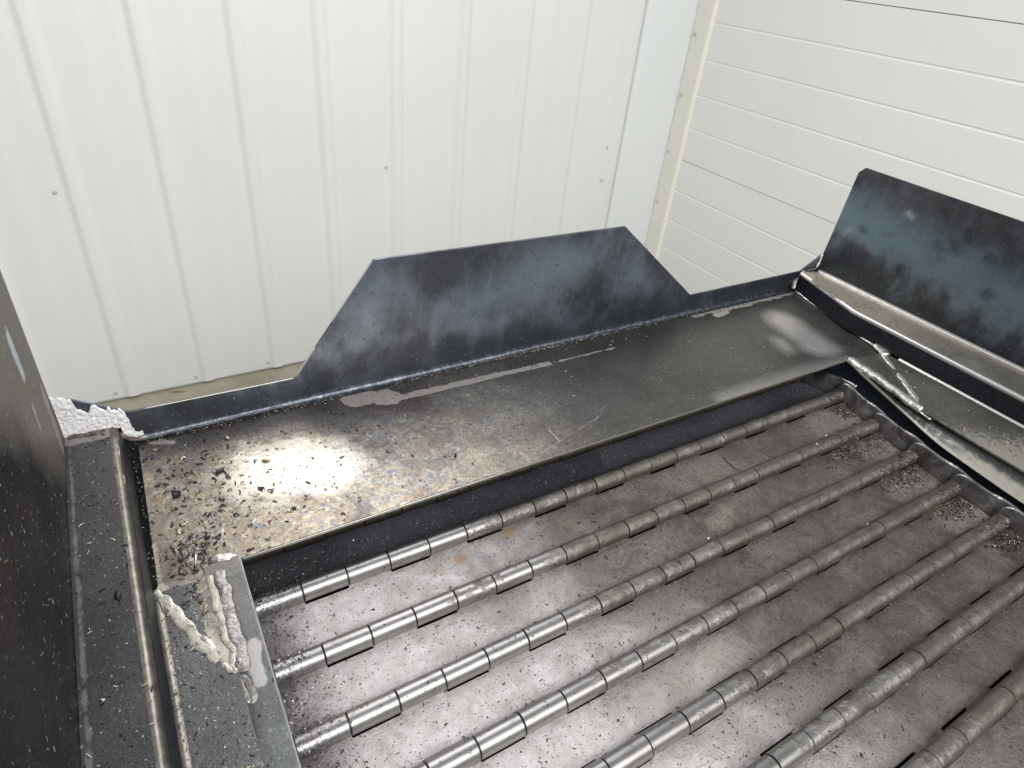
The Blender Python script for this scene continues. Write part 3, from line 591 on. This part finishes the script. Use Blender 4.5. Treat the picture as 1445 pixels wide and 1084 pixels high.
weld([(-0.044, -0.236, -0.004), (-0.042, -0.262, -0.010), (-0.036, -0.285, -0.016)], 0.0095, M['weld3'], 0.4, 0.5, 0.003, 7)
weld([(-0.164, 0.40, 0.050), (-0.166, 0.30, 0.049), (-0.163, 0.235, 0.047)], 0.0075, M['foldL'], 0.5, 0.6, 0.003, 8)
# welds, right
weld([(1.870, 0.004, -0.001), (1.873, -0.06, -0.006), (1.875, -0.13, -0.014), (1.877, -0.20, -0.024), (1.881, -0.262, -0.034)], 0.0150, M['weld'], 0.5, 1.1, 0.004, 11)
weld([(2.118, 0.415, 0.006), (2.085, 0.26, 0.005), (2.050, 0.10, 0.005), (2.022, -0.016, 0.006)], 0.0105, M['weld'], 0.55, 0.6, 0.003, 12)
weld([(2.030, 0.02, 0.008), (2.020, -0.02, 0.007), (2.008, -0.04, 0.003)], 0.017, M['weld'], 0.5, 0.7, 0.004, 13)
weld([(2.014, -0.022, 0.003), (1.975, -0.103, -0.008), (1.935, -0.176, -0.016), (1.900, -0.236, -0.025)], 0.0115, M['weld'], 0.6, 0.55, 0.003, 14)
weld([(2.000, -0.09, -0.003), (1.975, -0.155, -0.009), (1.945, -0.205, -0.017), (1.905, -0.255, -0.026)], 0.0065, M['weld2'], 0.2, 0.4, 0.005, 15)
weld([(1.892, -0.20, -0.022), (1.890, -0.25, -0.030), (1.882, -0.300, -0.040)], 0.020, M['weld'], 0.4, 0.4, 0.004, 16)
weld([(2.105, 0.425, 0.012), (2.125, 0.434, 0.045), (2.150, 0.434, 0.076), (2.200, 0.434, 0.078), (2.228, 0.434, 0.078)], 0.009, M['weld3'], 0.6, 0.7, 0.003, 17)
weld([(2.226, 0.434, 0.078), (2.230, 0.434, 0.10), (2.236, 0.434, 0.134)], 0.0085, M['weld'], 0.5, 0.8, 0.002, 18, up=Vector((0, 1, 0)))
weld([(2.060, 0.20, 0.078), (2.075, 0.27, 0.080), (2.10, 0.36, 0.080)], 0.0075, M['weld2'], 0.6, 0.5, 0.004, 19)
weld([(-0.128, D - 0.012, 0.008), (0.2, D - 0.011, 0.009)], 0.0035, M['weld3'], 0.9, 0.6, 0.002, 20)

# white flaking patch at the left end of the lip, with crust at its foot
edge = [(-0.2545, 0.155), (-0.236, 0.150), (-0.222, 0.141), (-0.219, 0.120), (-0.204, 0.104), (-0.199, 0.098), (-0.190, 0.118), (-0.183, 0.113), (-0.176, 0.104), (-0.171, 0.104), (-0.168, 0.092), (-0.162, 0.108), (-0.157, 0.094), (-0.150, 0.090), (-0.145, 0.099), (-0.139, 0.088), (-0.1345, 0.080), (-0.137, 0.068), (-0.131, 0.060), (-0.134, 0.050), (-0.128, 0.036), (-0.1285, 0.028), (-0.122, 0.022), (-0.112, 0.022), (-0.116, 0.014), (-0.128, 0.012), (-0.136, 0.006), (-0.160, 0.020), (-0.2545, 0.035)]
V = []; F = []; N = 34
import bisect
def topz(x):
    for (a, za), (b_, zb) in zip(edge[:23], edge[1:24]):
        if min(a, b_) <= x <= max(a, b_) and abs(b_ - a) > 1e-5: return za + (zb - za) * (x - a) / (b_ - a)
    return 0.03
NX = 70; NZ = 22
for i in range(NX + 1):
    x = -0.2545 + (0.1425) * i / NX; zt = topz(x); zb = 0.014 if x > -0.15 else 0.045
    zb += 0.008 * mn.noise(Vector((x * 90, 3, 0)))
    zt = max(zt + 0.006 * mn.noise(Vector((x * 160, 9, 0))), zb + 0.002)
    for j in range(NZ + 1):
        q = j / NZ; z = zb + (zt - zb) * q
        dep = 0.0035 + 0.004 * abs(mn.noise(Vector((x * 60, z * 60, 1)))) + 0.003 * mn.noise(Vector((x * 150, z * 190, 4)))
        if j in (0, NZ): dep = 0.0015
        V.append((x, D - 0.0008 - dep, z))
for i in range(NX):
    for j in range(NZ):
        a = i * (NZ + 1) + j; F.append((a, a + 1, a + NZ + 2, a + NZ + 1))
o = mesh('flaking_coating', V, F, M['flake'], fr); add_solid(o, 0.0014, 0)
o['label'] = 'torn white flaky coating at the left end of the lip'
weld([(-0.250, 0.426, LA + 0.004), (-0.20, 0.428, LA + 0.004), (-0.165, 0.428, LA - 0.002), (-0.145, 0.424, 0.022), (-0.120, 0.422, 0.008)], 0.008, M['crust'], 0.9, 0.8, 0.005, 21, name='rust_crust')

# ------------------------------------------------------------------ hinged belt
bt = empty('hinged_belt', (0.454, -0.25, -0.10), 'hinged steel plate belt with rows of knuckle barrels inside the frame', 'conveyor belt')
PIT = 0.1358; KL = 0.0903; X0 = 0.0047; NK = 20; RB = 0.0212; PD = 0.0095
def ry(n): return -0.0463 - PIT * (n - 1) - (-0.024 if n <= 0 else 0)
def rz(n):
    if n <= 0: return -0.124 + 0.004 * n
    n_ = min(n, 5.2); m = n_ - 1
    z = -0.0992 - 0.0274 * m + 0.0033 * m * m
    return z
plates = {}
import itertools
for n in range(-1, 10):            # plate between row n (far edge) and row n+1 (near edge)
    if n < 0: continue
    ya, yb = ry(n), ry(n + 1); za, zb = rz(n) - PD, rz(n + 1) - PD
    def P3(x, y):
        q = (ya - y) / (ya - yb); return (x, y, za + (zb - za) * q)
    far = []; near = []; g = 0.0008
    for k in range(NK):
        xa = X0 + KL * k; xb = xa + KL
        own_far = (k % 2 == 0)       # even barrels of the far row belong to this (nearer) plate
        dy = 0.004 if own_far else 0.0212
        far += [(xa + g, ya - dy), (xb - g, ya - dy)]
        own_near = (k % 2 == 1)
        dy = 0.004 if own_near else RB + 0.0055
        near += [(xa + g, yb + dy), (xb - g, yb + dy)]
    pts = far + near[::-1]
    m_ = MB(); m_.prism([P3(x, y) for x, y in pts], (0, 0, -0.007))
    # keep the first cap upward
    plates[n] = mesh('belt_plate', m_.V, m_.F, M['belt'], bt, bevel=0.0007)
    plates[n]['group'] = 'belt plates'
def knuckle_geo(n, k):
    """barrel k of row n: nearly closed rolled sleeve with a lip down to its plate"""
    y = ry(n); z = rz(n); x0 = X0 + KL * k + 0.0011; x1 = x0 + KL - 0.0022
    toward = -1 if k % 2 == 0 else 1      # -1: attached to the nearer plate
    jit = (random.random() - 0.5) * 0.0012; tilt = (random.random() - 0.5) * 0.0010; rr = RB + (random.random() - 0.5) * 0.0006
    N = 30; V = []; F = []
    xs = [x0, x0 + 0.0009, x1 - 0.0009, x1]; rs = [rr - 0.0011, rr, rr, rr - 0.0011]
    for xi, (x, r) in enumerate(zip(xs, rs)):
        for j in range(N):
            a = 2 * math.pi * j / N
            cy = math.cos(a); sz = math.sin(a)
            yy = y + r * cy; zz = z + jit + r * sz + tilt * (x - x0) / KL * 2
            V.append((x, yy, zz))
    for i in range(3):
        for j in range(N): F.append((i * N + j, i * N + (j + 1) % N, (i + 1) * N + (j + 1) % N, (i + 1) * N + j))
    F.append(tuple(range(N))[::-1]); F.append(tuple(3 * N + j for j in range(N)))
    return V, F
camp = Vector((-0.054, -0.92, 1.0)); Rm = cam.rotation_euler.to_matrix()
def seen(p):
    v = Rm.transposed() @ (Vector(p) - camp)
    if v.z >= 0: return None
    u = v.x / -v.z * 911 ; w_ = v.y / -v.z * 911
    return (abs(u) < 735 and abs(w_) < 555), v.length
cand = []; rest = []
for n in range(0, 11):
    for k in range(NK):
        p = (X0 + KL * (k + .5), ry(n), rz(n)); s_ = seen(p)
        if s_ and s_[0] and n >= 1: cand.append((s_[1], n, k))
        else: rest.append((n, k))
cand.sort(); rest += [(n, k) for _, n, k in cand[100:]]
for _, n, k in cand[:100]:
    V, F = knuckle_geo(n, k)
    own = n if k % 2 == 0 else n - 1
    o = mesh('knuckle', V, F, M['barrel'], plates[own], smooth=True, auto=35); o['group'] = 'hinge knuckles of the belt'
mb = MB()
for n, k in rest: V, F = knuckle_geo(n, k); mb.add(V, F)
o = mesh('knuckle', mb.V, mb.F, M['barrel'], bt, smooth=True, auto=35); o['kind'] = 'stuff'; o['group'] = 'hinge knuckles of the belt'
for n in range(0, 11):
    m_ = MB(); m_.cyl((X0 - 0.012, ry(n), rz(n)), (X0 + NK * KL + 0.014, ry(n), rz(n)), RB * 0.80, 14)
    mesh('hinge_rod', m_.V, m_.F, M['rod'], bt, smooth=True, auto=40)
# overlapping side wings with rounded tops, cranked so each slips behind the next
for side in (1, -1):
    for n in range(0, 10):
        ya, yb = ry(n) + 0.026, ry(n + 1) - 0.026
        NU = 22; NV = 9; rows = []
        for i in range(NU + 1):
            u = i / NU; y = ya + (yb - ya) * u; q = (ry(n) - y) / PIT; zb = rz(n) + (rz(n + 1) - rz(n)) * q
            s = min(1.0, max(0.0, (u - 0.50) / 0.25)); s = 1.0 - s * s * (3 - 2 * s)
            x = 1.8345 - 0.0125 * s                          # far end sits outside, near end inside
            e = 2 * u - 1; top = 0.045 - 0.030 * max(0, -e) ** 7 - 0.006 * max(0, e) ** 2 + 0.0015 * math.sin(n * 2.3 + u * 3)
            bot = -0.030
            r = []
            for j in range(NV + 1):
                vv = j / NV; zz = zb + bot + (top - bot) * vv
                lean = 0.018 * vv - 0.012
                xx = x + lean
                r.append((xx if side > 0 else 1.8146 - xx, y, zz))
            rows.append(r)
        V, F = loft(rows)
        o = mesh('side_wing', V, F, M['wing'], bt, smooth=True); add_solid(o, 0.0045, 1 if side > 0 else -1)
        o['group'] = 'overlapping side wings of the belt'

# ------------------------------------------------------------------ chips
def chip(mb, x, y, z, L, W, curl, up=0.0):
    W *= 0.62; L *= 0.9; curl *= 0.6
    a = random.random() * 2 * math.pi; n = 5 if L > 0.006 else 2
    th = W * random.uniform(0.25, 0.5); c_ = curl * random.uniform(-1, 1); dx, dy = math.cos(a), math.sin(a); hx, hy = -dy, dx
    V = []; px = x; py = y; ang = a; lift = random.uniform(0, 0.5) * curl
    for i in range(n + 1):
        u = i / n; w_ = W * (1 - 0.45 * abs(2 * u - 1) ** 3) * random.uniform(0.45, 1.25) * 0.5
        zz = z + lift * L * math.sin(u * math.pi) * 0.6 + up * random.random() * 0.3
        hx, hy = -math.sin(ang), math.cos(ang); tl = random.uniform(-0.4, 0.4) * W
        V += [(px - hx * w_, py - hy * w_, zz), (px + hx * w_, py + hy * w_, zz + max(0, tl)), (px + hx * w_, py + hy * w_, zz + th + max(0, tl)), (px - hx * w_, py - hy * w_, zz + th)]
        px += math.cos(ang) * L / n; py += math.sin(ang) * L / n; ang += c_ * 1.1
    F = [(0, 1, 2, 3), (n * 4 + 3, n * 4 + 2, n * 4 + 1, n * 4)]
    for i in range(n):
        for j in range(4): F.append((i * 4 + j, i * 4 + (j + 1) % 4, i * 4 + 4 + (j + 1) % 4, i * 4 + 4 + j))
    mb.add(V, F)
chips = {k: MB() for k in ('shelf_d', 'shelf_b', 'shelf_s', 'belt_d', 'belt_b', 'belt_s')}
def gauss2(cx, cy, sx_, sy_): return random.gauss(cx, sx_), random.gauss(cy, sy_)
def beltz(x, y):
    if y > ry(1):
        q = (ry(0) - y) / (ry(0) - ry(1)); z = rz(0) - PD + (rz(1) - rz(0)) * q; d = min(abs(ry(0) - y), y - ry(1))
        return z if d > RB else rz(1 if y < 0 else 0) + math.sqrt(max(0, RB * RB - d * d)) - 0.0006
    n = (-0.0463 - y) / PIT + 1; k = math.floor(n); q = n - k
    z = rz(k) - PD + (rz(k + 1) - rz(k)) * q
    d = min(q, 1 - q) * PIT
    if d < RB: z = rz(round(n)) + math.sqrt(max(0, RB * RB - d * d)) - 0.0006
    return z
def in_shelf(x, y): return 0.0 < y < 0.425 and -0.13 + 0.0 * y < x < 2.02 + 0.2 * y or (-0.02 >= y >= -0.2 and -0.14 - y * -0.42 < x < -0.065)
def sh(n, gen, Lr, Wr, kinds=(('d', 1.0),), curl=0.9, pw_=2.0):
    i = 0; tries = 0
    while i < n and tries < n * 8:
        tries += 1; x, y = gen()
        if not in_shelf(x, y): continue
        u = random.random() ** pw_; L = Lr[0] + (Lr[1] - Lr[0]) * u; W = Wr[0] + (Wr[1] - Wr[0]) * u * random.uniform(0.5, 1)
        r = random.random(); acc = 0
        for kk, pr in kinds:
            acc += pr
            if r <= acc: break
        chip(chips['shelf_' + kk], x, y, 0.0003, L, W, curl); i += 1
mixk = (('d', 0.82), ('b', 0.13), ('s', 0.05))
sh(400, lambda: gauss2(-0.03, 0.20, 0.075, 0.14), (0.0025, 0.018), (0.0014, 0.0085), mixk, 1.2, 2.6)
sh(300, lambda: gauss2(0.10, 0.20, 0.16, 0.13), (0.002, 0.014), (0.0012, 0.0065), mixk, 1.2, 3.0)
sh(750, lambda: (random.uniform(-0.1, 0.9), random.uniform(0.01, 0.42)), (0.0015, 0.010), (0.0008, 0.0038), (('d', 0.7), ('b', 0.15), ('s', 0.15)), 0.8, 3)
sh(600, lambda: (random.uniform(0.5, 2.05), random.uniform(0.01, 0.43)), (0.0015, 0.009), (0.0008, 0.0035), (('d', 0.35), ('b', 0.35), ('s', 0.3)), 0.8, 3)
sh(220, lambda: gauss2(-0.085, 0.03, 0.02, 0.05), (0.002, 0.012), (0.001, 0.005), mixk)
for i in range(70):   # piled cluster near the left corner weld
    x, y = gauss2(-0.072, 0.048, 0.016, 0.014); chip(chips['shelf_d'], x, y, random.uniform(0, 0.004), random.uniform(0.004, 0.018), random.uniform(0.0012, 0.003), 0.9)
for i in range(420):  # bright crumbs along the bend behind
    x = random.gauss(0.95, 0.28); chip(chips['shelf_s' if random.random() < .55 else 'shelf_b'], x, 0.424 + random.gauss(0, 0.004), 0.002, random.uniform(0.0015, 0.006), random.uniform(0.001, 0.0028), 0.6)
for i in range(160):
    x = random.uniform(-0.12, 0.35); chip(chips['shelf_s' if random.random() < .4 else 'shelf_b'], x, 0.421 + random.gauss(0, 0.006), 0.002, random.uniform(0.002, 0.007), random.uniform(0.001, 0.003), 0.6)
for i in range(200):
    x = random.uniform(1.5, 2.1); chip(chips['shelf_b' if random.random() < .6 else 'shelf_d'], x, 0.415 + random.gauss(0, 0.010), 0.001, random.uniform(0.002, 0.007), random.uniform(0.001, 0.003), 0.6)
for i in range(420):  # left ledge
    x, y = random.uniform(-0.25, -0.162), random.uniform(-0.6, 0.43); L = 0.002 + 0.011 * random.random() ** 4
    chip(chips['shelf_' + random.choice('ddddbs')], x, y, LA + 0.003, L, L * 0.32, 0.35)
for i in range(520):  # left flange
    x, y = random.uniform(-0.134, -0.05), random.uniform(-0.6, -0.02); L = 0.0015 + 0.009 * random.random() ** 4
    chip(chips['shelf_' + random.choice('ddbbs')], x, y, 0.0028 - 0.004 * (x + .134) / .086, L, L * 0.32, 0.8)
for i in range(260):  # valley between ledge and flange
    chip(chips['shelf_' + random.choice('dddbs')], random.gauss(-0.139, 0.003), random.uniform(-0.6, 0.42), 0.002, random.uniform(0.002, 0.006), random.uniform(0.001, 0.0026), 0.8)
for i in range(380):  # right flange
    x, y = random.uniform(1.88, 2.015), random.uniform(-0.7, 0.0); z = 0.0 + BZ * (2.019 - x) / 0.145 + 0.0065; L = 0.002 + 0.008 * random.random() ** 4
    chip(chips['shelf_' + random.choice('ddbbs')], x, y, z, L, L * 0.35, 0.8)
for i in range(160):  # right ledge
    x, y = random.uniform(2.05, 2.21), random.uniform(-0.5, 0.42); L = 0.002 + 0.006 * random.random() ** 4
    chip(chips['shelf_' + random.choice('dddb')], x, y, 0.080 - 0.0135 * (x - 2.042) / 0.18 + .0003, L, L * 0.4, 0.6)
for i in range(130):  # bright crumbs near the left weld
    x, y = gauss2(-0.10, -0.06, 0.022, 0.03)
    if x > -0.135 + max(0, -y) * 0.42: chip(chips['shelf_s'], x, y, 0.0003, random.uniform(0.001, 0.004), 0.0015, 0.5)
for i in range(160):
    x, y = gauss2(-0.035, -0.30, 0.012, 0.035)
    if x < 0: chip(chips['belt_s'], x, y, covz(y) - 0.004, random.uniform(0.0015, 0.005), 0.002, 0.5)
def be(n, gen, Lr, W_, kinds):
    for i in range(n):
        x, y = gen()
        if not (X0 + .002 < x < X0 + NK * KL) or y > 0.10 or y < -1.1: continue
        L = Lr[0] + (Lr[1] - Lr[0]) * random.random() ** 3.5
        chip(chips['belt_' + random.choice(kinds)], x, y, beltz(x, y) + 0.0003, L, L * W_ * random.uniform(.6, 1.3), 0.8)
be(4200, lambda: (abs(random.gauss(0, 0.045)) + 0.006, random.uniform(-1.0, 0.0)), (0.0015, 0.007), 0.45, 'dddbs')
be(900, lambda: (abs(random.gauss(0, 0.11)) + 0.006, random.uniform(-0.05, 0.07)), (0.0015, 0.009), 0.4, 'ddbbs')
be(2200, lambda: (random.uniform(0, 1.8), random.uniform(-0.03, 0.07)), (0.0014, 0.007), 0.40, 'dbss')
be(1800, lambda: (random.uniform(0, 1.1), random.uniform(-1.0, -0.05)), (0.0012, 0.0095), 0.45, 'dddddb')
be(2400, lambda: (random.uniform(0.5, 1.8), random.uniform(-1.0, -0.05)), (0.0012, 0.0065), 0.32, 'ddbs')
for row, cx, sx_ in ((1, 1.78, 0.03), (2, 1.68, 0.10), (3, 1.72, 0.07), (4, 1.76, 0.05), (5, 1.77, 0.04)):
    be(1100, lambda: gauss2(cx, ry(row) - 0.045, sx_, 0.022), (0.002, 0.0095), 0.55, 'ddddbbs')
for row in range(1, 7):
    be(300, lambda: (random.uniform(0.7, 1.8), ry(row) - RB - abs(random.gauss(0, 0.006))), (0.0015, 0.006), 0.4, 'ddbss')
nm = {'shelf_d': ('dark_chips', 'chip_dark', 'dark curled metal chips scattered over the shelf and flanges'), 'shelf_b': ('brown_chips', 'chip_brown', 'rusty brown crumbs scattered over the shelf and flanges'),
      'shelf_s': ('bright_chips', 'chip_cream', 'pale shiny crumbs along the rear bend and on the shelf'), 'belt_d': ('dark_chips', 'chip_dark', 'dark metal chips scattered over the hinged belt'),
      'belt_b': ('brown_chips', 'chip_brown', 'rusty brown crumbs on the hinged belt'), 'belt_s': ('bright_chips', 'chip_silver', 'tiny silvery slivers on the hinged belt')}
for k, mb in chips.items():
    o = mesh(nm[k][0], mb.V, mb.F, M[nm[k][1]]); props(o, nm[k][2], 'metal chips', None, 'stuff')

# single pieces one can point at
def single(name, label, cat, pts, r, mat, flat=0.6, seed=0, jit=0.3, z=0.0):
    V, F = tube_path(pts, r, 8, jit, flat, 0.003, 0.0, seed); b = Vector(pts[0])
    o = mesh(name, [(x - b.x, y - b.y, z_ - b.z) for x, y, z_ in V], F, mat, smooth=True, auto=40); o.location = b * S
    return props(o, label, cat)
single('brass_chip', 'small brass-coloured chip lying on the bright patch of the shelf', 'metal chip', [(0.100, 0.256, 0.003), (0.117, 0.250, 0.003)], 0.0034, M['brass'], 0.8, 31)
single('grey_chip', 'stubby light grey chip on the shelf below the low lip at the left', 'metal chip', [(0.045, 0.375, 0.003), (0.052, 0.358, 0.003)], 0.0042, M['cut_edge'], 0.7, 32)
single('metal_chip', 'thick black chip left of the bright patch on the shelf', 'metal chip', [(0.003, 0.253, 0.003), (0.022, 0.262, 0.003)], 0.0050, M['chip_dark'], 0.6, 33, 0.6)
single('metal_chip', 'blue-black crumpled chip among the chips at the left end of the shelf', 'metal chip', [(-0.085, 0.218, 0.004), (-0.068, 0.224, 0.005)], 0.0072, M['chip_dark'], 0.7, 34, 0.9)
single('metal_sliver', 'bright upright sliver beside the dark chip pile near the left weld', 'metal sliver', [(-0.073, 0.015, 0.002), (-0.068, 0.040, 0.006)], 0.0020, M['chip_silver'], 0.7, 35)
single('metal_bead', 'shiny round droplet on the left ledge', 'bead', [(-0.229, -0.232, LA + .005), (-0.222, -0.228, LA + .005)], 0.0052, M['bead'], 0.8, 36, 0.1)
single('crumb', 'dark ragged crumb on the left ledge above the shiny droplet', 'metal chip', [(-0.192, -0.055, LA + .004), (-0.192, -0.035, LA + .005)], 0.0050, M['chip_dark'], 0.7, 37, 0.9)
single('rusty_chip', 'reddish brown flake near the left diagonal weld', 'metal chip', [(-0.083, -0.068, 0.003), (-0.072, -0.066, 0.003)], 0.0040, M['chip_brown'], 0.5, 38, 0.8)
single('metal_fibre', 'thin dark curved fibre on the belt between the first and second hinge rows', 'fibre', [(1.240, -0.092, beltz(1.24, -0.092) + .002), (1.237, -0.12, beltz(1.237, -.12) + .002), (1.242, -0.142, beltz(1.242, -.142) + .003), (1.252, -0.150, beltz(1.252, -.150) + .004)], 0.0011, M['chip_dark'], 1.0, 39, 0.1)
for i, (x, y, lb) in enumerate(((1.62, -0.152, 'white crumb behind the second hinge row near the wings'), (1.00, -0.285, 'white crumb behind the third hinge row'), (1.44, -0.43, 'white crumb behind the fourth hinge row'))):
    single('white_crumb', lb, 'crumb', [(x, y, beltz(x, y) + .003), (x + 0.008, y + 0.002, beltz(x, y) + .004)], 0.0034, M['flake'], 0.9, 40 + i, 0.8)
